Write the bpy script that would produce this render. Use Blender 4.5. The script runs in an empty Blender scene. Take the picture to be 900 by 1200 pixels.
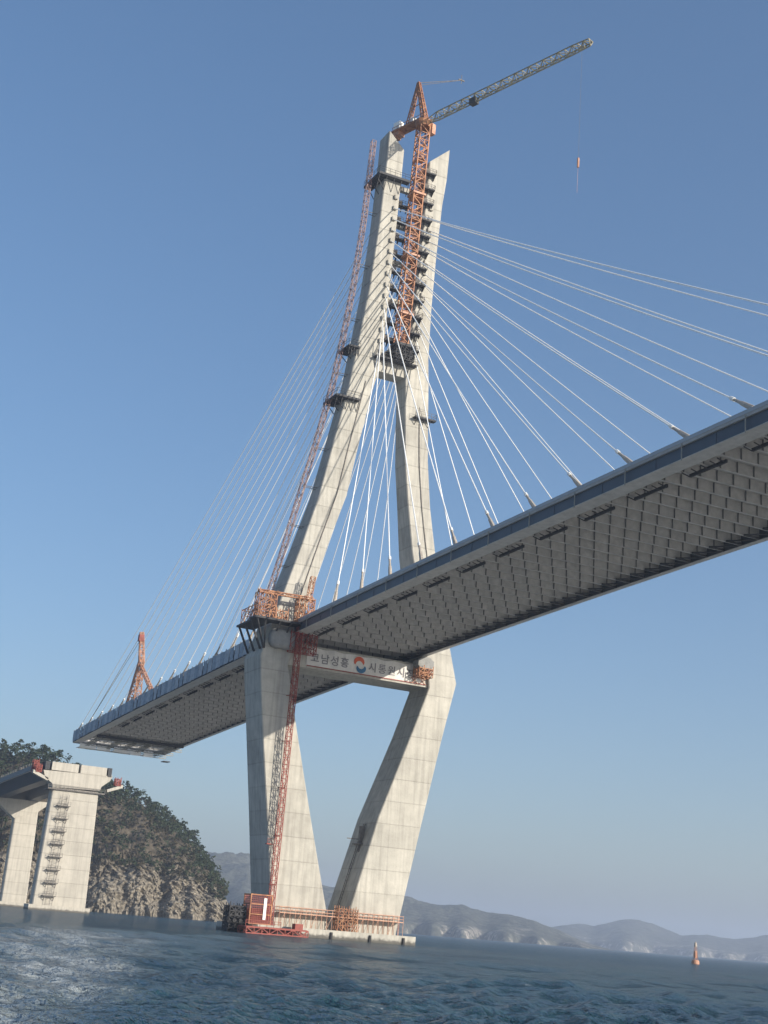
import bpy, math, random
import numpy as np
from mathutils import Vector, Matrix, noise
random.seed(7)
R_ = math.radians
SC = bpy.context.scene
COL = SC.collection

# ------------------------------------------------------------------ camera
CAM = Vector((225.29, -99.98, 2.045))
def cam_axes(yaw, pitch, roll):
    y, p, r = R_(yaw), R_(pitch), R_(roll)
    F = Vector((-math.cos(y)*math.cos(p), math.sin(y)*math.cos(p), math.sin(p)))
    R = Vector((math.sin(y), math.cos(y), 0)); U = R.cross(F)
    return F, math.cos(r)*R+math.sin(r)*U, -math.sin(r)*R+math.cos(r)*U
F, RT, UP = cam_axes(25.0764, 17.0642, 4.6502)
cd = bpy.data.cameras.new('camera'); cam = bpy.data.objects.new('camera', cd); COL.objects.link(cam)
cam.matrix_world = Matrix(((RT.x, UP.x, -F.x, CAM.x), (RT.y, UP.y, -F.y, CAM.y), (RT.z, UP.z, -F.z, CAM.z), (0, 0, 0, 1)))
cd.sensor_fit = 'HORIZONTAL'; cd.sensor_width = 36; cd.lens = 36*1593.03/900
cd.clip_start = .5; cd.clip_end = 60000
SC.camera = cam

# ------------------------------------------------------------------ sky, sun, exposure
SUN_AZ, SUN_EL = 32.0, 19.5            # azimuth from +X towards +Y
w = bpy.data.worlds.new('World'); SC.world = w; w.use_nodes = True
nt = w.node_tree; bg = nt.nodes['Background']
sk = nt.nodes.new('ShaderNodeTexSky'); sk.sky_type = 'NISHITA'; sk.sun_disc = False
sk.sun_elevation = R_(SUN_EL); sk.sun_rotation = R_(90-SUN_AZ)
sk.air_density = 1.0; sk.dust_density = 1.9; sk.ozone_density = 3.6; sk.altitude = 0
hs = nt.nodes.new('ShaderNodeHueSaturation'); hs.inputs['Saturation'].default_value = 1.13; hs.inputs['Hue'].default_value = .504; hs.inputs['Value'].default_value = 1.06
nt.links.new(sk.outputs[0], hs.inputs['Color']); gm = nt.nodes.new('ShaderNodeGamma'); gm.inputs[1].default_value = .80; nt.links.new(hs.outputs[0], gm.inputs[0]); nt.links.new(gm.outputs[0], bg.inputs[0]); bg.inputs[1].default_value = .148
sl = bpy.data.lights.new('sun', 'SUN'); so = bpy.data.objects.new('sun', sl); COL.objects.link(so)
sl.energy = 4.8; sl.angle = R_(.53); sl.color = (1, .92, .80)
sd = Vector((math.cos(R_(SUN_EL))*math.cos(R_(SUN_AZ)), math.cos(R_(SUN_EL))*math.sin(R_(SUN_AZ)), math.sin(R_(SUN_EL))))
so.rotation_euler = sd.to_track_quat('Z', 'Y').to_euler()
SC.view_settings.view_transform = 'Standard'; SC.view_settings.look = 'None'
SC.view_settings.exposure = 0.45; SC.view_settings.gamma = 1
SC.cycles.volume_bounces = 1; SC.cycles.max_bounces = 6; SC.cycles.volume_step_rate = 4

# ------------------------------------------------------------------ mesh helpers
class MB:
    def __init__(s): s.v = []; s.f = []
    def add(s, vs, fs):
        n = len(s.v); s.v += [tuple(a) for a in vs]; s.f += [tuple(i+n for i in f) for f in fs]; return s
    def box(s, x0, x1, y0, y1, z0, z1):
        v = [(x, y, z) for x in (x0, x1) for y in (y0, y1) for z in (z0, z1)]
        return s.add(v, [(0, 1, 3, 2), (4, 6, 7, 5), (0, 4, 5, 1), (2, 3, 7, 6), (0, 2, 6, 4), (1, 5, 7, 3)])
    def bar(s, p, q, r=.05, n=4, r2=None):
        p, q = Vector(p), Vector(q); d = q-p
        if d.length < 1e-6: return s
        d.normalize(); a = d.cross(Vector((0, 0, 1)))
        if a.length < .05: a = d.cross(Vector((1, 0, 0)))
        a.normalize(); b = d.cross(a); r2 = r if r2 is None else r2
        vs = []
        for c, rr in ((p, r), (q, r2)):
            for k in range(n):
                t = 2*math.pi*(k+.5)/n; vs.append(c+rr*(math.cos(t)*a+math.sin(t)*b))
        return s.add(vs, [(k, (k+1) % n, n+(k+1) % n, n+k) for k in range(n)]+[tuple(range(n))[::-1], tuple(range(n, 2*n))])
    def loft(s, rings):
        n = len(rings[0]); vs = [p for r in rings for p in r]; fs = []
        for i in range(len(rings)-1):
            for k in range(n): fs.append((i*n+k, i*n+(k+1) % n, (i+1)*n+(k+1) % n, (i+1)*n+k))
        fs.append(tuple(range(n))[::-1]); fs.append(tuple(range((len(rings)-1)*n, len(rings)*n)))
        return s.add(vs, fs)
    def lattice(s, p, q, w, bay, rc, rb, w2=None, up=(0, 0, 1), sides=4, zig=True):
        p, q = Vector(p), Vector(q); L = (q-p).length; d = (q-p).normalized(); w2 = w if w2 is None else w2
        a = d.cross(Vector(up))
        if a.length < .1: a = d.cross(Vector((1, 0, 0)))
        a.normalize(); b = d.cross(a); n = max(1, round(L/bay))
        co = [(-.5, -.5), (.5, -.5), (.5, .5), (-.5, .5)] if sides == 4 else [(-.5, -.4), (.5, -.4), (0, .5)]
        P = [[p+d*(L*i/n)+(a*c[0]+b*c[1])*(w+(w2-w)*i/n) for c in co] for i in range(n+1)]
        m = len(co)
        for k in range(m): s.bar(P[0][k], P[n][k], rc)
        for i in range(n+1):
            for k in range(m):
                s.bar(P[i][k], P[i][(k+1) % m], rb)
                if i < n:
                    if (i+k) % 2: s.bar(P[i][k], P[i+1][(k+1) % m], rb)
                    else: s.bar(P[i][(k+1) % m], P[i+1][k], rb)
        return s
    def rail(s, pts, h=1.1, r=.035, gap=1.8):
        for a, b in zip(pts[:-1], pts[1:]):
            a, b = Vector(a), Vector(b); n = max(1, round((b-a).length/gap))
            for i in range(n+1):
                c = a.lerp(b, i/n); s.bar(c, c+Vector((0, 0, h)), r)
            for k in (1, .55): s.bar(a+Vector((0, 0, h*k)), b+Vector((0, 0, h*k)), r)
        return s
ORG = {}
def obj(name, mb, mat, parent=None, smooth=False, origin=None):
    o0 = Vector(origin) if origin is not None else ORG.get(parent.name if parent else None, Vector((0, 0, 0)))
    me = bpy.data.meshes.new(name)
    me.from_pydata([(x-o0.x, y-o0.y, z-o0.z) for x, y, z in mb.v], [], mb.f); me.validate(); me.update()
    me.materials.append(mat)
    if smooth: me.polygons.foreach_set('use_smooth', [True]*len(me.polygons))
    o = bpy.data.objects.new(name, me); COL.objects.link(o)
    if parent: o.parent = parent
    else: o.location = o0
    ORG[o.name] = o0
    if parent and name in TINY: o['kind'] = 'stuff'
    return o
TINY = {'bracket', 'wall_tie', 'ladder', 'railing', 'guy_rope', 'prop', 'collar_platform', 'bottom_cord', 'hoist_rope', 'inspection_frame', 'landing', 'wind_bracing', 'mesh_wall'}
def tag(o, label, cat, group=None):
    o['label'] = label; o['category'] = cat
    if group: o['group'] = group
    return o
def thing(name, label, cat, loc, group=None):
    o = bpy.data.objects.new(name, None); COL.objects.link(o); o.location = loc; o.empty_display_size = .5
    ORG[o.name] = Vector(loc); return tag(o, label, cat, group)
def single(name, mb, mat, label, cat, origin, group=None, smooth=False):
    return tag(obj(name, mb, mat, None, smooth, origin), label, cat, group)
def setting(o, kind='structure'): o['kind'] = kind; return o
def put(name, me, parent, loc, rot=None):
    o = bpy.data.objects.new(name, me); COL.objects.link(o); o.parent = parent; o.location = loc
    if rot: o.rotation_euler = rot
    return o
def scaffold(mb, x0, x1, y0, y1, z0, z1, sx, sy, sz, r=.07, skip=.12):
    X = np.linspace(x0, x1, max(2, round((x1-x0)/sx)+1)); Y = np.linspace(y0, y1, max(2, round((y1-y0)/sy)+1)); Z = np.linspace(z0, z1, max(2, round((z1-z0)/sz)+1))
    for x in X:
        for y in Y: mb.bar((x, y, z0), (x, y, z1+random.uniform(0, .7)), r)
    for z in Z:
        for x in X:
            if random.random() > skip: mb.bar((x, y0, z), (x, y1, z), r)
        for y in Y:
            if random.random() > skip: mb.bar((x0, y, z), (x1, y, z), r)
    for a, b in zip(Z[:-1], Z[1:]):
        for c, d in zip(Y[:-1], Y[1:]):
            for x in (X[0], X[-1]):
                p, q = ((x, c, a), (x, d, b)) if random.random() < .5 else ((x, d, a), (x, c, b))
                mb.bar(p, q, r*.8)
        for c, d in zip(X[:-1], X[1:]):
            for y in (Y[0], Y[-1]): mb.bar((c, y, a), (d, y, b), r*.8)
    return mb
ORD = ['first', 'second', 'third', 'fourth', 'fifth', 'sixth', 'seventh', 'eighth', 'ninth', 'tenth', 'eleventh', 'twelfth', 'thirteenth', 'fourteenth', 'fifteenth', 'sixteenth']

# ------------------------------------------------------------------ materials
def M(name, col, rough=.7, metal=0, var=.12, scale=.6, bump=0, bscale=8, col2=None, spec=None, streak=0, lift=0, dirt=0, wet=False):
    m = bpy.data.materials.new(name); m.use_nodes = True; t = m.node_tree; b = t.nodes['Principled BSDF']; N = t.nodes.new; L = t.links.new
    b.inputs['Roughness'].default_value = rough; b.inputs['Metallic'].default_value = metal
    if spec is not None: b.inputs['Specular IOR Level'].default_value = spec
    g = N('ShaderNodeNewGeometry')
    n = N('ShaderNodeTexNoise'); n.inputs['Scale'].default_value = scale; n.inputs['Detail'].default_value = 6; n.inputs['Roughness'].default_value = .6
    L(g.outputs['Position'], n.inputs['Vector'])
    mx = N('ShaderNodeMix'); mx.data_type = 'RGBA'
    c = np.array(col[:3]); c2 = np.array(col2[:3]) if col2 else c*(1+var)
    mx.inputs[6].default_value = (*(c*(1-var)), 1); mx.inputs[7].default_value = (*np.minimum(c2, .95), 1)
    rp = N('ShaderNodeMapRange'); rp.inputs[1].default_value = .3; rp.inputs[2].default_value = .7
    L(n.outputs['Fac'], rp.inputs[0]); L(rp.outputs[0], mx.inputs[0]); out = mx.outputs[2]
    def mult(out, fac_out, lo, hi=1.0):
        r = N('ShaderNodeMapRange'); r.inputs[3].default_value = lo; r.inputs[4].default_value = hi; L(fac_out, r.inputs[0])
        k = N('ShaderNodeMix'); k.data_type = 'RGBA'; k.blend_type = 'MULTIPLY'; k.inputs[0].default_value = 1
        L(out, k.inputs[6]); L(r.outputs[0], k.inputs[7]); return k.outputs[2]
    if streak:
        mp = N('ShaderNodeMapping'); mp.inputs['Scale'].default_value = (1.3, 1.3, .05); L(g.outputs['Position'], mp.inputs['Vector'])
        s = N('ShaderNodeTexNoise'); s.inputs['Scale'].default_value = 1.2; s.inputs['Detail'].default_value = 5; L(mp.outputs[0], s.inputs['Vector'])
        q = N('ShaderNodeMapRange'); q.inputs[1].default_value = .36; q.inputs[2].default_value = .56; L(s.outputs['Fac'], q.inputs[0])
        out = mult(out, q.outputs[0], 1-streak)
    if lift:
        sx = N('ShaderNodeSeparateXYZ'); L(g.outputs['Position'], sx.inputs[0])
        dv = N('ShaderNodeMath'); dv.operation = 'DIVIDE'; dv.inputs[1].default_value = 4.0; L(sx.outputs[2], dv.inputs[0])
        fl = N('ShaderNodeMath'); fl.operation = 'FLOOR'; L(dv.outputs[0], fl.inputs[0])
        wn = N('ShaderNodeTexWhiteNoise'); wn.noise_dimensions = '1D'; L(fl.outputs[0], wn.inputs['W'])
        out = mult(out, wn.outputs['Value'], 1-lift)
        fr = N('ShaderNodeMath'); fr.operation = 'FRACT'; L(dv.outputs[0], fr.inputs[0])
        q = N('ShaderNodeMapRange'); q.inputs[1].default_value = .035; q.inputs[2].default_value = .07; L(fr.outputs[0], q.inputs[0])
        out = mult(out, q.outputs[0], .86)
    if dirt:
        d = N('ShaderNodeTexNoise'); d.inputs['Scale'].default_value = .09; d.inputs['Detail'].default_value = 8; d.inputs['Roughness'].default_value = .7; L(g.outputs['Position'], d.inputs['Vector'])
        q = N('ShaderNodeMapRange'); q.inputs[1].default_value = .35; q.inputs[2].default_value = .6; L(d.outputs['Fac'], q.inputs[0])
        out = mult(out, q.outputs[0], 1-dirt)
    if wet:   # algae and tide stain on the lowest metre
        sx2 = N('ShaderNodeSeparateXYZ'); L(g.outputs['Position'], sx2.inputs[0])
        ad = N('ShaderNodeMath'); ad.operation = 'ADD'; L(sx2.outputs[2], ad.inputs[0]); r0 = N('ShaderNodeMapRange'); r0.inputs[3].default_value = -.5; r0.inputs[4].default_value = .5
        n9 = N('ShaderNodeTexNoise'); n9.inputs['Scale'].default_value = 1.6; n9.inputs['Detail'].default_value = 6; L(g.outputs['Position'], n9.inputs['Vector']); L(n9.outputs['Fac'], r0.inputs[0]); L(r0.outputs[0], ad.inputs[1])
        q = N('ShaderNodeMapRange'); q.inputs[1].default_value = .35; q.inputs[2].default_value = .75; L(ad.outputs[0], q.inputs[0])
        out = mult(out, q.outputs[0], .28)
    L(out, b.inputs['Base Color'])
    if bump:
        n2 = N('ShaderNodeTexNoise'); n2.inputs['Scale'].default_value = bscale; n2.inputs['Detail'].default_value = 5; L(g.outputs['Position'], n2.inputs['Vector'])
        bp = N('ShaderNodeBump'); bp.inputs['Strength'].default_value = bump; bp.inputs['Distance'].default_value = .1
        L(n2.outputs['Fac'], bp.inputs['Height']); L(bp.outputs[0], b.inputs['Normal'])
    return m
CONC = M('pylon_concrete', (.47, .448, .39), .85, var=.11, scale=.45, bump=.25, bscale=3, streak=.20, lift=.10, dirt=.20, wet=True)
CONC2 = M('pier_concrete', (.455, .425, .365), .85, var=.10, scale=.3, bump=.2, bscale=3, streak=.16, lift=.06, dirt=.1, wet=True)
CDECK = M('deck_concrete', (.40, .385, .36), .85, var=.15, scale=.5, bump=.2, bscale=3, dirt=.12)
STEELG = M('girder_grey_paint', (.21, .21, .21), .5, var=.14, scale=.8)
STEELU = M('crossbeam_paint', (.45, .435, .41), .55, var=.16, scale=1.1)
STIFF = M('stiffener_paint', (.15, .15, .145), .6, var=.15, scale=1)
EDGE = M('edge_girder_paint', (.05, .062, .08), .5, var=.12, scale=.7)
KERB = M('kerb_grey', (.36, .38, .40), .7, var=.1)
ORANGE = M('orange_paint', (.28, .07, .03), .65, var=.35, scale=1.1, col2=(.56, .27, .12), dirt=.35)
ORANGE2 = M('faded_orange_paint', (.44, .18, .10), .6, var=.25, scale=1.2, col2=(.55, .32, .21))
RED = M('red_oxide_paint', (.24, .045, .03), .6, var=.25, scale=2)
MAST = M('hoist_mast_paint', (.22, .13, .11), .6, var=.25, scale=2)
DARK = M('dark_scaffold', (.045, .045, .048), .8, var=.3, scale=2)
DGREY = M('weathered_timber_and_steel', (.12, .11, .10), .85, var=.35, scale=2, col2=(.22, .20, .18))
GALV = M('galvanised_steel', (.27, .26, .22), .6, metal=0, var=.2, scale=1.5)
CABLE = M('cable_sheath', (.86, .86, .83), .5, var=.05)
SLEEVE = M('anchor_sleeve', (.38, .33, .27), .6, var=.25, scale=3)
WHITE = M('white_paint', (.78, .77, .73), .6, var=.06)
SCREEN = M('debris_netting', (.27, .32, .37), .9, var=.2, scale=1.2)
SCREEN2 = M('debris_netting_faded', (.37, .41, .45), .9, var=.2, scale=1.2)
TARP_SHADOW = M('tarpaulin_and_shadow_grey', (.24, .24, .23), .8, var=.15, scale=1, bump=.6, bscale=2)  # cover of the wrapped block, also the shadow lump at the left knee
BANNER = M('banner_cloth', (.66, .64, .60), .8, var=.10, scale=.5, dirt=.15, bump=.5, bscale=1)
INK = M('banner_ink', (.21, .20, .21), .8, var=.1)
IRED = M('banner_red', (.62, .12, .05), .8, var=.1)
IBLUE = M('banner_blue', (.04, .14, .26), .8, var=.1)
LEAF = M('scrub_foliage', (.042, .050, .028), .9, var=.4, scale=.12, col2=(.105, .085, .055), spec=.1)
PINE = M('pine_foliage', (.024, .042, .022), .9, var=.35, scale=.4, col2=(.055, .070, .038), spec=.1)
BARK = M('bark', (.12, .085, .06), .9)
TYRE = M('black_rubber', (.02, .02, .022), .8, var=.3, scale=3)

# ------------------------------------------------------------------ sea
def water():
    az = np.concatenate([np.linspace(-6, 51, 900), np.linspace(51, 354, 170)[1:-1]])
    azr = np.radians(az); nA = len(az)
    r0, r1 = 12.0, 14000.0; nR = 640
    inv = np.linspace(1/r0, 1/r1, nR); r = 1/inv; r = np.concatenate([[1.0, 4.0, 8.0], r, [45000.0]])
    RR, AA = np.meshgrid(r, azr, indexing='ij')
    X = CAM.x-RR*np.cos(AA); Y = CAM.y+RR*np.sin(AA); Z = np.zeros_like(X)
    dr = np.gradient(r); daz = np.gradient(azr); daz = np.where(np.arange(nA) > 899, .03, np.abs(daz))
    cell = np.maximum(dr[:, None]*np.ones(nA)[None], RR*daz[None, :])
    rg = np.random.RandomState(3); DX = np.zeros_like(X); DY = np.zeros_like(X)
    for i in range(72):
        lam = .38*(1.058**i); k = 2*np.pi/lam
        th = R_(205)+rg.normal(0, .65); a = .018*lam**.80*rg.uniform(.4, 1.2)*(1.6 if lam < 1.5 else .85 if lam < 5 else .42)
        ph = rg.uniform(0, 6.28); fade = np.clip(lam/(2.6*cell)-.6, 0, 1)
        arg = k*(X*math.cos(th)+Y*math.sin(th))+ph
        Z += a*fade*np.sin(arg); DX += a*.9*fade*math.cos(th)*np.cos(arg); DY += a*.9*fade*math.sin(th)*np.cos(arg)
    grp = .75+.35*np.sin(X*.07+1)*np.sin(Y*.09+.5)
    V = np.stack([X+DX*grp, Y+DY*grp, Z*grp], -1).reshape(-1, 3)
    nr = len(r); i, j = np.meshgrid(np.arange(nr-1), np.arange(nA), indexing='ij'); j2 = (j+1) % nA
    Fq = np.stack([i*nA+j, (i+1)*nA+j, (i+1)*nA+j2, i*nA+j2], -1).reshape(-1, 4)
    me = bpy.data.meshes.new('sea'); nv = len(V)
    V = np.concatenate([V, [[CAM.x, CAM.y, 0]]]); T = np.stack([np.full(nA, nv), np.arange(nA), (np.arange(nA)+1) % nA], -1)
    me.vertices.add(len(V)); me.vertices.foreach_set('co', V.astype('f').ravel())
    nl = Fq.size+T.size; me.loops.add(nl); me.loops.foreach_set('vertex_index', np.concatenate([Fq.ravel(), T.ravel()]).astype('i'))
    npoly = len(Fq)+len(T); me.polygons.add(npoly)
    st = np.concatenate([np.arange(len(Fq))*4, Fq.size+np.arange(len(T))*3]); me.polygons.foreach_set('loop_start', st.astype('i'))
    me.update(); me.validate(); me.polygons.foreach_set('use_smooth', [True]*npoly)
    m = bpy.data.materials.new('sea_water'); m.use_nodes = True; t = m.node_tree; N = t.nodes.new; L = t.links.new; t.nodes.remove(t.nodes['Principled BSDF'])
    df = N('ShaderNodeBsdfDiffuse'); gl = N('ShaderNodeBsdfGlossy'); fr = N('ShaderNodeFresnel'); fr.inputs[0].default_value = 1.33; ms = N('ShaderNodeMixShader')
    g = N('ShaderNodeNewGeometry')
    def nz(sc, det, vec=(1, 1, 1), rough=.6):
        mp = N('ShaderNodeMapping'); mp.inputs['Scale'].default_value = vec; mp.inputs['Rotation'].default_value = (0, 0, R_(-25)); L(g.outputs['Position'], mp.inputs['Vector'])
        n = N('ShaderNodeTexNoise'); n.inputs['Scale'].default_value = sc; n.inputs['Detail'].default_value = det; n.inputs['Roughness'].default_value = rough; L(mp.outputs[0], n.inputs['Vector']); return n.outputs['Fac']
    def mr(src, a, bb, c=0, d=1):
        q = N('ShaderNodeMapRange'); q.inputs[1].default_value = a; q.inputs[2].default_value = bb; q.inputs[3].default_value = c; q.inputs[4].default_value = d; L(src, q.inputs[0]); return q.outputs[0]
    def mt(op, a, bb):
        q = N('ShaderNodeMath'); q.operation = op
        for k, s in enumerate((a, bb)):
            if isinstance(s, (int, float)): q.inputs[k].default_value = s
            else: L(s, q.inputs[k])
        return q.outputs[0]
    # boat wake: a churned band running from beside the camera towards the piers
    sp = N('ShaderNodeSeparateXYZ'); L(g.outputs['Position'], sp.inputs[0])
    ax, ay, bx, by = 205, -96.6, 96, -66; dx, dy = bx-ax, by-ay; LL = math.hypot(dx, dy); dx /= LL; dy /= LL
    along = mt('ADD', mt('MULTIPLY', mt('SUBTRACT', sp.outputs[0], ax), dx), mt('MULTIPLY', mt('SUBTRACT', sp.outputs[1], ay), dy))
    side = mt('ADD', mt('MULTIPLY', mt('SUBTRACT', sp.outputs[0], ax), -dy), mt('MULTIPLY', mt('SUBTRACT', sp.outputs[1], ay), dx))
    wob = mt('MULTIPLY', mt('SUBTRACT', nz(.12, 3), .5), 5)
    sd_ = mt('ABSOLUTE', mt('ADD', side, wob), 0)
    wd = mt('ADD', 1.7, mt('MULTIPLY', along, .05))
    band = mr(mt('DIVIDE', sd_, wd), .3, 1.25, 1, 0); band = mt('MULTIPLY', band, mr(along, 80, 140, 1, 0))
    foam = mt('MULTIPLY', band, mr(nz(.9, 8, (.35, 1.1, 1), .7), .40, .60))
    foam = mt('MAXIMUM', mt('MULTIPLY', foam, .45), mt('MULTIPLY', band, mr(nz(.35, 5, (.3, 1.1, 1), .6), .33, .68, .08, .85)))
    caps = mr(nz(.8, 8, (.5, 1.2, 1), .75), .63, .68); foam2 = mt('MAXIMUM', foam, mt('MULTIPLY', caps, .6))
    mx = N('ShaderNodeMix'); mx.data_type = 'RGBA'; mx.inputs[6].default_value = (.003, .030, .040, 1); mx.inputs[7].default_value = (.007, .050, .056, 1); L(mr(nz(.06, 4), .35, .65), mx.inputs[0])
    m2 = N('ShaderNodeMix'); m2.data_type = 'RGBA'; m2.inputs[7].default_value = (.62, .66, .67, 1); L(mx.outputs[2], m2.inputs[6]); L(foam2, m2.inputs[0])
    L(m2.outputs[2], df.inputs['Color']); gl.inputs['Roughness'].default_value = .09
    b1 = N('ShaderNodeBump'); b1.inputs['Strength'].default_value = 1; b1.inputs['Distance'].default_value = .3; L(nz(3.2, 5, (.8, 1.2, 1)), b1.inputs['Height'])
    b2 = N('ShaderNodeBump'); b2.inputs['Strength'].default_value = .9; b2.inputs['Distance'].default_value = .7; L(nz(.8, 5, (.8, 1.2, 1)), b2.inputs['Height']); L(b1.outputs[0], b2.inputs['Normal'])
    for q in (df, gl, fr): L(b2.outputs[0], q.inputs['Normal'])
    # unresolved wave slopes keep the sea from ever reaching mirror reflectance at grazing view
    L(mt('MULTIPLY', mr(fr.outputs[0], 0, 1, 0, .54), mr(foam2, 0, 1, 1, .2)), ms.inputs[0]); L(df.outputs[0], ms.inputs[1]); L(gl.outputs[0], ms.inputs[2]); L(ms.outputs[0], t.nodes['Material Output'].inputs[0])
    me.materials.append(m); o = bpy.data.objects.new('sea', me); COL.objects.link(o); setting(o)
water()

# ------------------------------------------------------------------ land
def terrain_mat(name, green, rock, z_rock, seed=0, sc=.05, zsoft=8, patch=False):
    m = bpy.data.materials.new(name); m.use_nodes = True; t = m.node_tree; b = t.nodes['Principled BSDF']; N = t.nodes.new; L = t.links.new
    b.inputs['Roughness'].default_value = .95; b.inputs['Specular IOR Level'].default_value = .1
    g = N('ShaderNodeNewGeometry'); sp = N('ShaderNodeSeparateXYZ'); L(g.outputs['Position'], sp.inputs[0])
    def nz(s, d=6):
        n = N('ShaderNodeTexNoise'); n.inputs['Scale'].default_value = s; n.inputs['Detail'].default_value = d; n.inputs['Roughness'].default_value = .65; L(g.outputs['Position'], n.inputs['Vector']); return n.outputs['Fac']
    def mr(s, a, bb, c=0, d=1):
        q = N('ShaderNodeMapRange'); q.inputs[1].default_value = a; q.inputs[2].default_value = bb; q.inputs[3].default_value = c; q.inputs[4].default_value = d; L(s, q.inputs[0]); return q.outputs[0]
    def mix(f, a, bb):
        q = N('ShaderNodeMix'); q.data_type = 'RGBA'; L(f, q.inputs[0])
        for k, s in ((6, a), (7, bb)):
            if isinstance(s, tuple): q.inputs[k].default_value = (*s, 1)
            else: L(s, q.inputs[k])
        return q.outputs[2]
    gr = mix(mr(nz(sc*(7 if patch else 2), 8), .38, .62), green, tuple(x*(2.4 if patch else 1.9)+.012 for x in green))
    rk = mix(mr(nz(sc*(12 if patch else 5), 9), .40, .60), tuple(x*.32 for x in rock), rock)
    if not patch: rk = mix(mr(nz(sc*1.7, 7), .55, .64), rk, tuple(x*1.3 for x in green))
    ad = N('ShaderNodeMath'); ad.operation = 'ADD'; L(sp.outputs[2], ad.inputs[0]); L(mr(nz(sc), 0, 1, -zsoft*2.2, zsoft*2.2), ad.inputs[1])
    low = mr(ad.outputs[0], z_rock-zsoft*.4, z_rock+zsoft*.4, 1, 0)
    if patch:
        ml = N('ShaderNodeMath'); ml.operation = 'MULTIPLY'; L(low, ml.inputs[0]); L(mr(nz(sc*2.2, 4), .50, .55), ml.inputs[1])
        m3 = N('ShaderNodeMath'); m3.operation = 'MULTIPLY'; L(ml.outputs[0], m3.inputs[0]); L(mr(nz(sc*11, 7), .42, .55), m3.inputs[1]); low = m3.outputs[0]
    L(mix(low, gr, rk), b.inputs['Base Color'])
    bp = N('ShaderNodeBump'); bp.inputs['Strength'].default_value = .8; bp.inputs['Distance'].default_value = 1/sc*(.16 if patch else .08); L(nz(sc*5, 8), bp.inputs['Height']); L(bp.outputs[0], b.inputs['Normal'])
    return m
def polar(az, r, z=0): return (CAM.x-r*math.cos(R_(az)), CAM.y+r*math.sin(R_(az)), z)

def ridge(name, prof, Ds, D, De, mat, ncol, seed, rough, nrow=60, skirt=1):
    az = np.linspace(prof[0][0], prof[-1][0], ncol); h = np.interp(az, [p[0] for p in prof], [p[1] for p in prof])*D
    mb = MB(); vs = []
    for i, a in enumerate(az):
        for j in range(nrow):
            t = j/(nrow-1)
            sh = Ds+(D-Ds)*.35*(noise.noise(Vector((a*.9+seed, seed, 0)))+.3)
            if t < .6:
                u = t/.6; rr = sh+(D-sh)*u; s = .18*min(1, u/.06)+.82*(u**.9) if u > 0 else -.02
            else:
                u = (t-.6)/.4; rr = D+(De-D)*u; s = 1-u*u*1.05
            p = polar(a, rr); n = noise.fractal(Vector((p[0], p[1], seed))/(D*.035), .9, 2.1, 6)
            n2 = abs(noise.noise(Vector((p[0], p[1], seed))/(D*.05)))
            env = math.sin(min(1, max(0, t))*math.pi)**.7
            z = h[i]*s+(n*rough-n2*rough*.9*(1-abs(t-.6)/.6))*h[i]*env*.8
            vs.append((p[0], p[1], z if t > 0 else -3))
    fs = [(i*nrow+j, i*nrow+j+1, (i+1)*nrow+j+1, (i+1)*nrow+j) for i in range(ncol-1) for j in range(nrow-1)]
    mb.add(vs, fs); o = obj(name, mb, mat, None, True); return setting(o)
R1 = [(9, .03), (12, .045), (15.7, .061), (17.5, .055), (19.07, .0465), (19.7, .0448), (20.66, .0425), (22.1, .0350), (23.7, .0292), (24.6, .028), (25.6, .0253), (27.06, .0245), (28.07, .0236), (28.7, .0218), (29.5, .0215), (30.0, .0205), (30.6, .0186), (31.5, .0178), (32.5, .0160), (33.4, .0105), (34.0, .0065), (34.8, .0025), (35.6, 0)]
R2 = [(28, 0), (30, .004), (31.6, .0073), (32.9, .0115), (33.6, .0138), (34.3, .0150), (34.8, .0148), (35.4, .0175), (36.0, .0202), (36.6, .0210), (37.1, .0196), (37.6, .0165), (38.2, .0136), (39.2, .0152), (39.8, .0138), (40.35, .0146), (41.5, .0176), (42.8, .0182), (44.7, .0185), (48, .022), (54, .018), (62, .024), (70, .012), (76, 0)]
ridge('far_hills', R2, 4300, 5200, 6400, terrain_mat('far_hill_cover', (.050, .052, .042), (.55, .50, .43), 26, 5, .006, 20, True), 520, 4.3, .16)
ridge('headland_hills', R1, 2500, 3100, 3900, terrain_mat('hill_cover', (.050, .052, .040), (.50, .45, .38), 20, 3, .009, 14, True), 420, 1.7, .18)
mb = MB()
for i in range(7):
    x, y, z = polar(30.4+i*.11+random.uniform(-.02, .02), 2740+random.uniform(-10, 10), 0)
hm = MB()
ISL = [(4.5, .085), (6.5, .094), (8.3, .0985), (10.3, .0985), (11.26, .0995), (12.3, .0975), (13.4, .0905), (14.8, .0800), (15.5, .0775), (16.2, .0738), (17.3, .0635), (18.3, .0510), (18.9, .0392), (19.34, .031), (19.84, .0175), (20.2, .0075), (20.6, .001)]
CLF = [(4.5, .030), (14.2, .031), (15.6, .034), (16.9, .033), (18.3, .029), (19.24, .022), (19.88, .0135), (20.2, .0065), (20.6, .001)]
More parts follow.
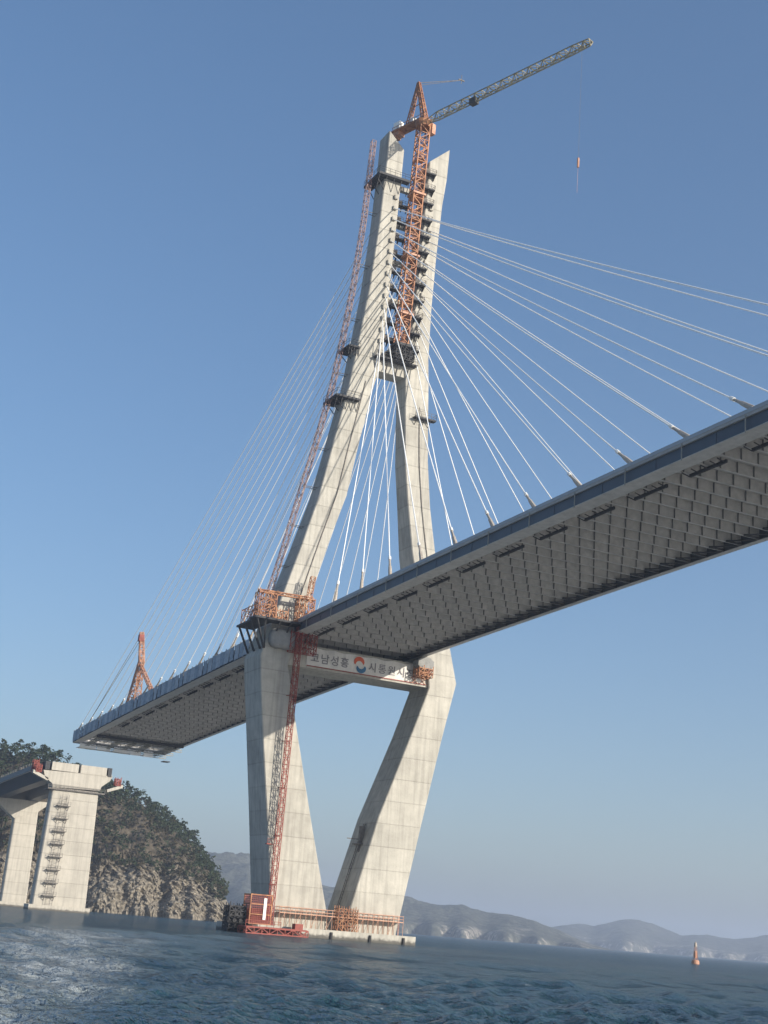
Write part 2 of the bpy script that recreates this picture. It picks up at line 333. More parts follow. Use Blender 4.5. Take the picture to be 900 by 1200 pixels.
def isl_pt(a, t):
    """point of the rocky headland; t 0 shore, .4 cliff top, .75 ridge, 1 back shore"""
    D = 740; hr = float(np.interp(a, [p[0] for p in ISL], [p[1] for p in ISL]))*D; hc = float(np.interp(a, [p[0] for p in CLF], [p[1] for p in CLF]))*665
    hc = min(hc, hr)
    r0 = 640+14*noise.noise(Vector((a*1.3, 3.1, 0)))
    if t < .4: u = t/.4; r = r0+26*u; z = hc*(u**.75)
    elif t < .75: u = (t-.4)/.35; r = r0+26+(D-r0-26)*u; z = hc+(hr-hc)*math.sin(u*math.pi/2)
    else: u = (t-.75)/.25; r = D+150*u; z = hr*(1-u*u)
    p = Vector(polar(a, r, z))
    q = p*.045; c = noise.voronoi(Vector((p.x*.27, p.y*.27, p.z*.13)))[0]; crack = (c[1]-c[0])
    k = (1 if t < .45 else .35)*min(1, hr/12)
    dsp = (noise.fractal(q*1.6, .8, 2.1, 6)*6+noise.fractal(q*9, .6, 2.2, 4)*.9+(min(crack, .35)-.17)*4.5)*k
    d = Vector((math.cos(R_(a)), -math.sin(R_(a)), .15)); p += d*dsp
    if t > .4: p.z += noise.fractal(q, 1, 2, 4)*2
    if t <= 0: p.z = -1.5
    return p
ts = np.concatenate([np.linspace(0, .42, 62), np.linspace(.43, 1, 44)]); azs = np.linspace(4.5, 20.55, 330)
mb = MB(); n = len(ts); mb.add([isl_pt(a, t) for a in azs for t in ts], [(i*n+j, i*n+j+1, (i+1)*n+j+1, (i+1)*n+j) for i in range(len(azs)-1) for j in range(n-1)])
setting(obj('headland_terrain', mb, terrain_mat('headland_rock', (.060, .050, .036), (.29, .255, .20), 22, 1, .16, 5)))

def crown(mb, c, rx, rz, n, s, rg=random):
    # many small leaf cards gathered into clumps through an uneven volume
    gg = lambda sd_: max(-1.6*sd_, min(1.6*sd_, rg.gauss(0, sd_)))
    cl = [Vector((gg(.5)*rx, gg(.5)*rx, rg.uniform(-.5, .5)*rz)) for _ in range(max(3, n//9))]
    for _ in range(n):
        k = rg.choice(cl); p = Vector(c)+k+Vector((gg(.2)*rx, gg(.2)*rx, gg(.13)*rz))
        a = Vector((rg.gauss(0, 1), rg.gauss(0, 1), rg.gauss(0, .6))).normalized(); b = a.cross(Vector((rg.gauss(0, 1), rg.gauss(0, 1), rg.gauss(0, 1)))).normalized()
        q = s*rg.uniform(.6, 1.3); mb.add([p-a*q, p+b*q*.7, p+a*q, p-b*q*.7], [(0, 1, 2, 3)])
wood = MB(); wood2 = MB()
for i in range(1500):
    a = random.uniform(5, 19.9); t = .40+.37*random.random()**.9
    if a > 13.8 and random.random() < .1: t = random.uniform(.33, .41)
    p = isl_pt(a, t)
    if p.z < 8: continue
    if random.random() < (.25 if t > .6 else .7): kk = random.uniform(.6, 1.25); crown(wood, p+Vector((0, 0, 1.6*kk)), 2.7*kk, 2.2*kk, 30, .6)
    else: kk = random.uniform(.6, 1.5); crown(wood2, p+Vector((0, 0, 2.8*kk)), 2.6*kk, 3.3*kk, int(38*kk), .55)
setting(obj('scrub_cover', wood, LEAF), 'stuff'); setting(obj('woodland_cover', wood2, PINE), 'stuff')
sky_az = [6, 7.4, 8.6, 9.6, 10.4, 11.0, 11.5, 12.0, 12.6, 13.5, 14.2, 14.9, 15.5, 15.9, 16.35, 16.8, 17.2, 17.55, 17.9, 18.2, 18.45, 18.75, 19.0, 19.2]
for i, a in enumerate(sky_az):
    p = isl_pt(a, .735); h = random.uniform(5.5, 8.5)*(1 if a < 18.6 else .75)
    side = 'above the bridge deck end' if a < 13 else 'on the crest of the rocky headland'
    tr = thing('pine_tree', 'dark pine tree standing on the skyline of the wooded rocky headland', 'tree', p, 'pine trees along the headland skyline')
    tm = MB(); q = p+Vector((random.uniform(-.6, .6), random.uniform(-.6, .6), h*.8)); tm.bar(p-Vector((0, 0, 1)), q, .28, 6, .1)
    for k in range(4):
        u = .45+.13*k; b0 = p.lerp(q, u); tm.bar(b0, b0+Vector((random.uniform(-2, 2), random.uniform(-2, 2), 1.1)), .1, 4, .04)
    obj('trunk', tm, BARK, tr)
    cm = MB()
    for k in range(4): crown(cm, p+Vector((random.uniform(-1, 1), random.uniform(-1, 1), h*(.5+.15*k))), 2.7-.4*k, 1.3, 60, .5)
    obj('crown', cm, PINE, tr)

# ------------------------------------------------------------------ pylon
DK = lambda x: 53.29+.02982*x-7.2556e-5*x*x     # level of the deck edge along the bridge
YN, YF = -12.2, 14.5
zs_h = [-2, 0, 36, 47, 58, 70, 79, 89, 103, 111, 137, 160]; hh = [4.8, 4.8, 3.95, 4.1, 3.35, 2.9, 2.4, 2.2, 2.05, 2.15, 2.3, 2.3]
LO = [(-2, -10.6), (6.1, -11.9), (20, -14.0), (35.7, -16.5), (42.9, -17.6), (46.5, -18.0), (58.1, -14.7), (67.7, -11.95), (78.2, -9.2), (88.8, -7.3), (101.5, -5.05), (110.7, -4.0), (122, -2.75), (137, -1.8), (160, -1.15)]
LI = [(-2, .2), (4.4, -1.4), (19.5, -5.7), (33.1, -9.4), (45.5, -12.7), (54, -10.4), (68.7, -6.75), (79.2, -3.6), (89.7, -2.0), (102.6, .2), (107.5, 1.35), (112, 1.5), (155, 2.35), (160, 2.4)]
RO = [(-2, 11.4), (2.7, 12.3), (20.3, 15.8), (38.4, 19.5), (47.0, 21.3), (53.7, 19.7), (71.7, 15.65), (80.6, 14.1), (89.8, 13.0), (105.6, 12.0), (111, 11.5), (122, 11.3), (133.7, 11.5), (145.6, 12.0), (160, 13.4)]
RI = [(-2, 1.2), (4, 2.6), (20.9, 7.1), (36.8, 12.8), (45.4, 15.6), (54, 14.4), (70.8, 10.7), (79.6, 9.35), (88.7, 8.0), (104.3, 6.9), (107.8, 6.4), (112, 6.8), (120, 7.5), (145, 8.1), (160, 8.4)]
ip = lambda T, z: float(np.interp(z, [a for a, b in T], [b for a, b in T]))
HX = lambda z: float(np.interp(z, zs_h, hh))
def leg_ring(To, Ti, z, g=0, ztop=None):
    yo, yi, h = ip(To, z), ip(Ti, z), HX(z); s = 1 if yo > yi else -1; c = .16
    yo -= s*g; yi += s*g; h -= g
    zo = zi = z
    if ztop: zo, zi = ztop
    pts = [(h, yi+s*c), (h, yo-s*c), (h-c, yo), (-h+c, yo), (-h, yo-s*c), (-h, yi+s*c), (-h+c, yi), (h-c, yi)]
    tt = lambda y: (y-yi)/(yo-yi)
    return [(x, y, zi+(zo-zi)*tt(y)) for x, y in pts]
def leg_mesh(To, Ti, z0, z1, top=None):
    rings = []; z = z0; lv = [z0]
    k = math.floor(z0/4)*4+4
    knots = sorted(set([a for a, b in To+Ti] ) )
    zz = sorted(set([z0, z1]+[q for q in np.arange(k, z1, 4.0)]+[a for a in knots if z0 < a < z1]))
    for q in zz:
        if abs(q % 4) < 1e-6 and z0 < q < z1-.5:
            rings += [leg_ring(To, Ti, q-.01), leg_ring(To, Ti, q, .03), leg_ring(To, Ti, q+.09, .03), leg_ring(To, Ti, q+.10)]
        elif q == z1 and top: rings.append(leg_ring(To, Ti, z1, 0, top))
        else:
            if rings and q-rings[-1][0][2] < .3 and q != z1: continue
            rings.append(leg_ring(To, Ti, q))
    return MB().loft(rings)
pyl = thing('bridge_pylon', 'tall pale concrete diamond shaped pylon rising from a footing in the sea', 'pylon', (0, 1.5, 1.3))
obj('lower_leg', leg_mesh(LO, LI, 1.3, 46.5), CONC, pyl); obj('lower_leg', leg_mesh(RO, RI, 1.3, 47), CONC, pyl)
obj('upper_leg', leg_mesh(LO, LI, 46.5, 154, (158.6, 155.2)), CONC, pyl); obj('upper_leg', leg_mesh(RO, RI, 47, 154, (159.0, 154.6)), CONC, pyl)
cb = MB().box(-3.4, 3.4, ip(LI, 47)-1.5, ip(RI, 47)+1.5, 45.55, 49.6); obj('lower_crossbeam', cb, CONC, pyl)
cb = MB().box(-1.6, 1.75, ip(LI, 108)-1, ip(RI, 108)+1, 105.9, 109.6); obj('upper_crossbeam', cb, CONC, pyl)
for k in range(5):
    z = 114+k*8.5; cb = MB().box(-1.9, -1.0, ip(LI, z)-.5, ip(RI, z)+.5, z, z+1.0); obj('strut', cb, CONC, pyl)
ft = MB().loft([[(x, y, z) for x, y in ((7.0, -16.2), (8.2, -15), (8.2, 13.6), (7.0, 14.8), (-8.5, 14.8), (-9.5, 13.8), (-9.5, -15), (-8.5, -16.2))] for z in (-3, 1.25, 1.42)]); fo = obj('footing', ft, CONC, pyl)
for y in (-9.5, -2.0, 5.2, 11.6):
    fm = MB().box(8.2, 8.5, y, y+.35, -1, 1.1); obj('fender', fm, TYRE, fo)  # dark gaps in the footing front, painted as black strips
# access hatch with small frame on the inner face of the right lower leg
hz, hy = 17.2, ip(RI, 17.2)
hm = MB()
hp = [(z, ip(RI, z)) for z in np.arange(3, 20.1, 1.0)]
for (za, ya), (zb, yb) in zip(hp[:-1], hp[1:]):
    for xx in (-.35, .35): hm.bar((xx, ya-.25, za), (xx, yb-.25, zb), .07)
    hm.bar((-.35, ya-.25, za), (.35, ya-.25, za), .05)
hm.box(-1.6, 1.6, hy-.9, hy+.1, 16.3, 16.5); hm.box(.6, .9, hy-.8, hy+.2, 15, 19.5)
hm.bar((.2, hy-2.8, 17.2), (.2, hy+.2, 17.2), .1)
obj('inspection_frame', hm, DGREY, pyl)
def drain(To, Ti, z0, z1, u):
    d = MB(); zz = np.arange(z0, z1, 3.0); P = [(HX(z)+.09, ip(Ti, z)+(ip(To, z)-ip(Ti, z))*u, z) for z in zz]
    for a, b in zip(P[:-1], P[1:]): d.bar(a, b, .10)
    return d
obj('conduit', drain(LO, LI, 58, 104, .38), DGREY, pyl); obj('conduit', drain(RO, RI, 58, 98, .60), DGREY, pyl)
# cable sockets on the front face of both upper legs
NC = 14
ZT = [112+2.45*k for k in range(NC)]
def tow(side, z): return ip(LI, z)-.9 if side < 0 else ip(RI, z)+1.3
so_m = MB().box(-.25, .35, -.38, .38, -.45, .45).v
sock = bpy.data.meshes.new('cable_socket'); t_ = MB().box(-.3, .45, -.36, .36, -.42, .42).box(.45, .5, -.25, .25, -.3, .3); sock.from_pydata(t_.v, [], t_.f); sock.materials.append(CONC)
for s in (-1, 1):
    for z in ZT:
        put('cable_socket', sock, pyl, Vector((HX(z), tow(s, z), z))-ORG[pyl.name])

# ------------------------------------------------------------------ stay cables
def cable(side, dirn, k):
    x = (20.2+10.3*k) if dirn > 0 else -(20.2+10.0*k)
    z = ZT[k]; p = Vector((dirn*HX(z), tow(side, z), z)); y = -11.75 if side < 0 else 14.0
    q = Vector((x, y, DK(x)+.55))
    edge = 'near left edge' if side < 0 else 'far right edge'; span = 'main span' if dirn > 0 else 'side span'
    t = thing('stay_cable', f'pale stay cable, {ORD[k]} from the pylon on the {edge} of the {span}', 'stay cable', q, f'stay cables on the {edge} of the {span}')
    m = MB(); n = 14; sag = .011*(q-p).length; pts = []
    for i in range(n+1):
        u = i/n; c = p.lerp(q, u); c.z -= sag*4*u*(1-u)*.35; pts.append(c)
    for a, b in zip(pts[:-1], pts[1:]): m.bar(a, b, .10 if dirn > 0 else .08, 6)
    obj('cable', m, CABLE, t)
    d = (pts[-2]-q).normalized(); s = MB(); s.bar(q-d*.9, q+d*1.6, .34, 8, .26); s.bar(q+d*1.6, q+d*3.2, .2, 8, .16); obj('anchor_sleeve', s, SLEEVE, t)
    e = MB(); e.bar(q+d*3.2, q+d*3.9, .24, 8, .24); obj('damper_collar', e, WHITE, t)
for side in (-1, 1):
    for dirn in (1, -1):
        for k in range(NC-1 if dirn > 0 else NC): cable(side, dirn, k)

# ------------------------------------------------------------------ deck
X0, X1 = -151.5, 152.0
dk = thing('bridge_deck', 'unfinished steel and concrete cantilever deck passing through the pylon', 'bridge deck', (0, 1.15, 50))
xs = np.arange(X0, X1+.1, 3.4333/2)
def strip(y0, y1, zt, zb, x0=X0, x1=X1, step=3.4333):
    n = max(2, int((x1-x0)/step)+1); return MB().loft([[(x, y0, DK(x)+zb), (x, y1, DK(x)+zb), (x, y1, DK(x)+zt), (x, y0, DK(x)+zt)] for x in np.linspace(x0, x1, n)])
obj('slab', strip(YN-.1, YF+.1, -.42, -.78, X0+10), CDECK, dk)
for y, n_ in ((YN-.1, 0), (YF-.2, 1)): obj('kerb', strip(y-.05, y+.35, .02, -.42), KERB, dk)
for y0, y1, yin in ((YN+.15, YN+.21, 1), (YF-.21, YF-.15, -1)):
    g = obj('edge_girder', strip(y0, y1, -.78, -2.25), EDGE, dk)
    wf = 2.0 if yin > 0 else .7; fb = strip(min(y0-.2*yin, y0+wf*yin), max(y0-.2*yin, y0+wf*yin), -2.25, -2.31); obj('bottom_plate', fb, STEELU, g)
    wi = 1.85 if yin > 0 else .5; obj('inner_web', strip(y0+wi*yin-.03, y0+wi*yin+.03, -.78, -2.245), EDGE, g)
YA, YB = YN+2.05, YF-.75
cbm = MB(); cbm.box(-.03, .03, YA, YB, -2.08, -.785); cbm.box(-.16, .16, YA, YB, -2.13, -2.08)
cme = bpy.data.meshes.new('crossbeam'); cme.from_pydata(cbm.v, [], cbm.f); cme.materials.append(STEELU)
stm = MB()
for i in range(10): y = YA+1.0+i*2.36; stm.box(-.20, .20, y-.045, y+.045, -2.078, -.79)
sme = bpy.data.meshes.new('stiffeners'); sme.from_pydata(stm.v, [], stm.f); sme.materials.append(STIFF)
x = X0+3.2; O = ORG[dk.name]
while x < X1:
    c = put('crossbeam', cme, dk, Vector((x, 0, DK(x)))-O, (0, -math.atan(.02982-1.45e-4*x)*0, 0)); st_ = put('stiffeners', sme, c, (0, 0, 0)); st_['kind'] = 'stuff'; x += 3.4333
for k in range(-13, 14):
    xa = 15+10.3*k
    if X0 < xa < X1: obj('splice_plate', MB().loft([[(xx, YN+.09, DK(xx)+z) for z in (-2.2, -.82)]+[(xx, YN+.149, DK(xx)+z) for z in (-.82, -2.2)] for xx in (xa, xa+.4)]), EDGE, dk)
    xa -= 5
    if X0 < xa < X1: obj('drain_pipe', MB().bar((xa, YN-.16, DK(xa)-.5), (xa, YN-.16, DK(xa)-2.5), .07, 6), GALV, dk)
# longitudinal runway beams under the deck beside the near girder, one per cable bay
for k in range(-13, 13):
    xa = 20.2-10.3*0+10.3*k-3.6 if True else 0
    if abs(xa+3) < 6: continue
    r = MB().loft([[(xx, y, DK(xx)+z) for y, z in ((-8.35, -2.5), (-8.1, -2.5), (-8.1, -2.14), (-8.35, -2.14))] for xx in (xa, xa+3, xa+6.2)])
    for q in (0, 1.6, 3.2, 4.8, 6.0): r.bar((xa+q, -8.25, DK(xa+q)-2.45), (xa+q, -9.4, DK(xa+q)-2.2), .07)
    obj('runway_beam', r, DARK, dk)
for k in range(-9, 13):   # bracing on the far girder side
    xa = 20.2+10.3*k
    r = MB()
    for q in (-3.4, 0, 3.4): r.bar((xa+q, YB-.1, DK(xa+q)-2.1), (xa+q, YB-2.6, DK(xa+q)-2.1), .16); r.bar((xa+q, YB-2.6, DK(xa+q)-2.1), (xa+q+3, YB-.1, DK(xa+q)-2.1), .12)
    obj('wind_bracing', r, DARK, dk)
rl = MB().rail([(x_, YF-.1, DK(x_)+.02) for x_ in np.arange(X0, X1, 10.3)], 1.05, .03, 2.5); obj('edge_railing', rl, GALV, dk)
# debris netting hung along the near edge of the side span, one panel per half bay
x = X0
i = 0
while x < -19:
    xb = min(x+2.5, -17.5); pn = MB(); nz_ = 4; nx = 3; A = []
    dd = 2.1+random.uniform(-.12, .12)
    for a in range(nx+1):
        xx = x+(xb-x)*a/nx
        A.append([(xx, YN-.22-.10*math.sin(a*1.9+i)-.08*random.random(), DK(xx)+.75-(dd+.75)*b/nz_) for b in range(nz_+1)])
    ring = []
    vs = [p for c in A for p in c]; nv = len(vs); vs += [(p[0], p[1]+.04, p[2]) for p in vs]; m_ = nz_+1; fs = []
    for a in range(nx):
        for b in range(nz_): q = (a*m_+b, (a+1)*m_+b, (a+1)*m_+b+1, a*m_+b+1); fs += [q, tuple(nv+k for k in q[::-1])]
    pn.add(vs, fs); obj('netting_panel', pn, SCREEN if i % 2 else SCREEN2, dk); 
    ps = MB().bar((x, YN-.15, DK(x)-1.9), (x, YN-.15, DK(x)+1.1), .09); obj('netting_post', ps, DGREY, dk)
    x = xb+.12; i += 1
# raw cantilever end: end beam, needle girders and pale formwork hanging below
e = MB().box(X0-.5, X0+.1, YN, YF, DK(X0)-2.4, DK(X0)-.3); obj('end_beam', e, EDGE, dk)
tg = MB()
for y in (-9, -3, 1, 5, 11): tg.lattice((X0-.2, y, DK(X0)-2.9), (X0+15, y, DK(X0+15)-2.9), .7, 1.6, .07, .05)
for xx in (X0+.6, X0+7, X0+14.5): tg.lattice((xx, YN+3.5, DK(xx)-3.3), (xx, YF-.2, DK(xx)-3.3), .7, 1.6, .07, .045)
tr = thing('form_traveller', 'pale steel frame hanging under the tip of the side span cantilever', 'gantry', (X0+5, 1, DK(X0)-4)); obj('truss', tg, GALV, tr)
for i, (a, b, c, d) in enumerate(((X0-.8, X0+3, -11, -6.4), (X0-.5, X0+2.5, -6.0, -2.2), (X0-.8, X0+4, -1.6, 3.1), (X0-.5, X0+3, 3.4, 6.4), (X0+.5, X0+4, 6.9, 9.6))):
    fp = MB().box(b-.1, b, c, d, DK(X0)-3.5-.15*i, DK(X0)-2.5).box(a, b-.12, c, d, DK(X0)-3.6, DK(X0)-3.45); obj('form_panel', fp, WHITE, tr)
p_ = MB().box(X0-.8, X0+2, YF-1, YF+.9, DK(X0)-4.5, DK(X0)-4.3); obj('walkway', p_, DARK, tr)
# transverse service beam near the tip
tb = strip(0, 1, 0, 0, X0, X0+.01) and MB().box(X0+17, X0+18, YA, YB, DK(X0+17)-2.9, DK(X0+17)-2.2); obj('service_beam', tb, DARK, dk)

# ------------------------------------------------------------------ banner on the lower crossbeam
BX = 3.47; by0, by1, bz0, bz1 = -9.0, 14.6, 46.0, 49.35
bn = thing('banner', 'long white banner with dark Korean lettering and red blue swirl on the lower crossbeam', 'banner', (BX, 3, bz0))
c = MB(); n = 40; c_v = []
for i in range(n+1):
    y = by0+(by1-by0)*i/n; dz = .10*math.sin(i*.9)-.12*math.sin(math.pi*i/n)
    for j in range(4): c_v.append((BX+.05*math.sin(i*1.3+j), y, bz0+(bz1-bz0+dz)*j/3))
nv = len(c_v); c_v += [(x-.04, y, z) for x, y, z in c_v]; fs = []
for i in range(n):
    for j in range(3): q = (i*4+j, (i+1)*4+j, (i+1)*4+j+1, i*4+j+1); fs += [q, tuple(nv+k for k in q[::-1])]
c.add(c_v, fs); obj('cloth', c, BANNER, bn)
hem = MB().box(BX+.03, BX+.07, by0+.1, by1+.6, bz0-.12, bz0+.06); obj('bottom_cord', hem, RED, bn)
def glyphs(txt, y0, z0, size, adv, mat):
    y = y0
    for ch in txt:
        if ch != ' ':
            cu = bpy.data.curves.new('t', 'FONT'); cu.body = ch; cu.size = size; cu.extrude = .015; cu.offset = .02; cu.resolution_u = 3
            to = bpy.data.objects.new('t', cu); COL.objects.link(to); bpy.context.view_layer.update()
            me = bpy.data.meshes.new_from_object(to.evaluated_get(bpy.context.evaluated_depsgraph_get())); bpy.data.objects.remove(to)
            me.materials.clear(); me.materials.append(mat); me.name = 'letter'
            # text x -> +Y, text y -> +Z, facing +X
            o = put('letter', me, bn, Vector((BX+.07, y, z0))-ORG[bn.name], (R_(90), 0, R_(90)))
        y += adv
glyphs('코남성흥', by0+.7, bz0+.85, 1.9, 1.95, INK)
glyphs('시통원시장', by0+12.2, bz0+.85, 1.85, 1.95, INK)
def arc(a0, a1, r, wd, cy, cz, mat, name):
    m = MB(); k = 14; vs = []
    for i in range(k+1):
        t = R_(a0+(a1-a0)*i/k); w_ = wd*math.sin(math.pi*i/k)**.6+.03
        for rr in (r-w_/2, r+w_/2):
            vs.append((BX+.08, cy+rr*math.cos(t), cz+rr*math.sin(t)))
    m.add(vs, [(2*i, 2*i+1, 2*i+3, 2*i+2) for i in range(k)]); m.add([(v[0]+.02, v[1], v[2]) for v in vs], [(2*i, 2*i+1, 2*i+3, 2*i+2) for i in range(k)]); obj(name, m, mat, bn)
arc(-10, 200, .85, .75, by0+10.3, bz0+1.85, IRED, 'emblem_red_swoosh'); arc(170, 380, .75, .75, by0+10.75, bz0+1.25, IBLUE, 'emblem_blue_swoosh')

# ------------------------------------------------------------------ temporary works
def ring_platform(To, Ti, z, out, side_rng, h=.35, front=1.4, label='', cat='platform', mat=DARK, inner=.6, deep=1.4):
    yo, yi, hx = ip(To, z), ip(Ti, z), HX(z); s = 1 if yo > yi else -1
    ya, yb = sorted((yo+s*out, yi-s*inner)); t = thing('work_platform', label, cat, (0, yo, z), None)
    d = MB(); ylo, yhi = sorted((yo, yi))
    d.box(hx+.02, hx+front, ya, yb, z, z+h); d.box(-hx-front, hx+.02, min(yo+s*.02, yo+s*out), max(yo+s*.02, yo+s*out), z+.003, z+h-.003)
    obj('deck', d, mat, t)
    b = MB()
    for y in np.linspace(ya+.2, yb-.2, 5): b.bar((hx+front-.1, y, z), (hx+.05, y, z-deep), .08); b.bar((hx+.1, y, z-.1), (hx+front, y, z-.1), .07)
    for x_ in (-hx, 0, hx): b.bar((x_, yo+s*out*.95, z), (x_, yo+s*.05, z-deep), .09); b.bar((x_, yo, z-.12), (x_, yo+s*out, z-.12), .09)
    obj('bracket', b, mat, t)
    oy = yo+s*out
    r = MB().rail([(-hx-front, oy, z+h), (hx+front, oy, z+h), (hx+front, yi-s*inner, z+h)], 1.15, .035, 1.2); obj('railing', r, mat, t); return t
ring_platform(LO, LI, 147.4, 1.9, None, .5, label='dark work platform wrapped round the left tower leg just below its pointed top', deep=2.6, inner=1.4)
ring_platform(LO, LI, 98.2, 2.3, None, .4, label='dark work platform on the left tower leg below the upper crossbeam', front=1.1, inner=-2.4, deep=2.0)
ring_platform(LO, LI, 109.2, 1.9, None, .35, label='small dark hoist landing at the left tower leg beside the upper crossbeam', front=.4, inner=-5.0, deep=1.6)
# small platform on the right leg
rp = thing('work_platform', 'small dark hanging platform on the front of the right tower leg', 'platform', (3, 11.5, 97.8))
m = MB().box(2.12, 3.3, 9.0, 13.6, 97.8, 98.1); m2 = MB().rail([(3.3, 9.0, 98.1), (3.3, 13.6, 98.1), (1.0, 13.6, 98.1)], 1.1, .035, 1.1); m3 = MB()
for y in (9.4, 11, 12.4): m3.bar((3.2, y, 97.8), (2.15, y, 96.6), .08)
m2.bar((3.0, 10.0, 98.1), (2.6, 10.0, 100.3), .06); m2.bar((3.0, 10.6, 98.1), (2.6, 10.0, 100.3), .06)
obj('deck', m, DARK, rp); obj('railing', m2, DGREY, rp); obj('bracket', m3, DARK, rp)
# cable-stressing platforms up the inner edges of both upper legs
def stress_platform(y0, y1, z, lab, grp, hx):
    t = thing('stressing_platform', lab, 'platform', (hx+.6, (y0+y1)/2, z), grp)
    d = MB().box(hx+.02, hx+1.25, y0, y1, z, z+.28); obj('deck', d, DARK, t)
    b = MB()
    for y in (y0+.15, (y0+y1)/2, y1-.15): b.loft([[(hx+.02, y-.06, z), (hx+1.1, y-.06, z), (hx+.02, y-.06, z-.95)], [(hx+.02, y+.06, z), (hx+1.1, y+.06, z), (hx+.02, y+.06, z-.95)]])
    obj('bracket', b, DARK, t)
    r = MB().rail([(hx+.1, y0, z+.28), (hx+1.2, y0, z+.28), (hx+1.2, y1, z+.28), (hx+.1, y1, z+.28)], .95, .04, 1.0); obj('railing', r, DGREY, t)
    a = MB().box(hx+.02, hx+.5, y0+.3, y0+1.5, z+.3, z+1.5); obj('jack', a, DGREY, t)
for i in range(12):
    z = 111.3+i*3.62
    if i == 9: z += .3
    stress_platform(5.9+.004*(z-110)*10*.6, 8.7+.02*(z-110), z, f'small dark stressing platform on the right tower leg, {ORD[i]} above the upper crossbeam', 'stressing platforms on the right tower leg', HX(z))
for i in range(9):
    z = 112.6+i*3.75
    stress_platform(ip(LI, z)-.3, ip(LI, z)+2.3, z, f'small dark stressing platform on the left tower leg, {ORD[i]} above the upper crossbeam', 'stressing platforms on the left tower leg', HX(z)-1.3)
# landing on the upper crossbeam
lp = thing('crane_landing', 'dark timber staging on top of the upper crossbeam under the tower crane', 'staging', (1, 4, 109.6))
d = MB().box(-2.4, 3.6, 1.9, 7.2, 109.62, 110.1).box(1.2, 4.6, 3.0, 7.4, 111.3, 111.85).box(2.0, 3.4, -.5, 8.6, 108.2, 108.5); obj('deck', d, DARK, lp)
b = MB()
for y in (0, 2.4, 4.6, 7): b.bar((1.8, y, 105.6), (3.3, y, 109.6), .14); b.bar((3.3, y, 108.3), (3.3, y, 111.2), .06)
scaffold(b, 1.4, 4.4, 3.2, 7.2, 108.5, 111.3, 1, 1, .9, .09, .1); obj('prop', b, DARK, lp); obj('railing', MB().rail([(3.4, -.5, 108.5), (3.4, 8.6, 108.5)], 1.1), DGREY, lp)

# hoist mast beside the left leg (follows the leg), with ties
MY = [(56.5, -15.8), (67.7, -14.1), (78.1, -12.1), (88.7, -9.9), (101.6, -7.6), (110.8, -6.5), (122.2, -5.3), (129.9, -4.8), (137.7, -4.3), (156.5, -3.7)]
MY = [(z, min(y, ip(LO, z)-1.35)) for z, y in MY]
hmst = thing('hoist_mast', 'thin rust coloured lattice hoist mast climbing beside the left tower leg', 'hoist mast', (0, MY[0][1], 56.5))
m = MB()
for (za, ya), (zb, yb) in zip(MY[:-1], MY[1:]): m.lattice((0, ya, za), (0, yb, zb), .85, 1.2, .075, .05)
obj('mast', m, MAST, hmst); m = MB()
for z in (64, 72, 80, 88, 104, 116, 128, 140):
    y = float(np.interp(z, [a for a, b in MY], [b for a, b in MY])); m.bar((-.3, y, z), (-.6, ip(LO, z)+.1, z), .07); m.bar((.3, y, z), (.6, ip(LO, z)+.1, z), .07)
obj('wall_tie', m, DGREY, hmst)
# red mast in front of the left lower leg
lm = thing('hoist_mast', 'tall red lattice hoist mast standing in front of the left lower leg', 'hoist mast', (5.9, -11.9, 1.4))
m = MB().lattice((5.75, -12.1, 1.4), (5.75, -11.75, 52.0), .85, 1.2, .075, .05); obj('mast', m, RED, lm); m = MB()
for z in (8, 16, 24, 32, 40):
    m.bar((5.4, -12.0, z), (HX(z)-.1, -12.0+.8, z), .08); m.bar((5.4, -11.6, z), (HX(z)-.1, -11.6-.8, z), .08)
obj('wall_tie', m, RED, lm); m = MB().box(6.3, 7.6, -12.7, -11.2, 15.2, 17.6); 
m = MB().rail([(5.1, -13.6, 14.6), (5.1, -12.6, 14.6)], .8).box(4.7, 5.4, -13.8, -12.6, 14.4, 14.6); obj('landing', m, RED, lm)

# orange scaffold around the knee of the left leg
ks = thing('knee_scaffold', 'orange scaffold cage with dark floor round the knee of the left leg at deck level', 'scaffold', (0, -16, 52))
obj('scaffold_frame', scaffold(MB(), 4.6, 6.8, -20.3, -17.0, 52.6, 57.0, 1.1, 1.05, 1.1, .085, .4), ORANGE, ks)
obj('scaffold_frame', scaffold(MB(), 4.6, 6.4, -12.6, -9.6, 52.4, 57.2, .9, .9, 1.1, .085, .4), ORANGE, ks)
obj('scaffold_frame', scaffold(MB(), -3, 4.0, -19.8, -18.2, 52.6, 55.2, 1.7, 1.4, 1.2, .08, .35), ORANGE, ks)
obj('scaffold_frame', scaffold(MB(), 4.4, 5.6, -16.4, -14.2, 52.6, 54.4, 1.2, .9, .9, .09, .4), ORANGE, ks)
m = MB().box(4.2, 7.2, -20.8, -9.2, 52.2, 52.55).box(-4, 4.15, -20.2, -16.9, 52.2, 52.55); obj('floor', m, DARK, ks)
for y in (-20.4, -18.8): obj('brace', MB().bar((6.9, y, 52.2), (4.1, -17.6+.1*(y+20), 47.7), .2), DARK, ks)
for x_ in (-3, 0, 3): obj('brace', MB().bar((x_, -20, 52.2), (x_, -17.8, 47.6), .22), DARK, ks)
for y in (-16, -14, -12, -10): obj('brace', MB().bar((7.0, y, 52.2), (4.0, y+.1, 49.8), .16), DARK, ks)
m = MB().lattice((6.0, -20.2, 57.2), (6.0, -10, 57.4), .5, 1.1, .08, .06); obj('tie_beam', m, ORANGE, ks)
m = MB().lattice((5.8, -10.6, 57.5), (5.8, -10.2, 61.5), .8, 1, .07, .05); obj('stair_mast', m, ORANGE, ks)
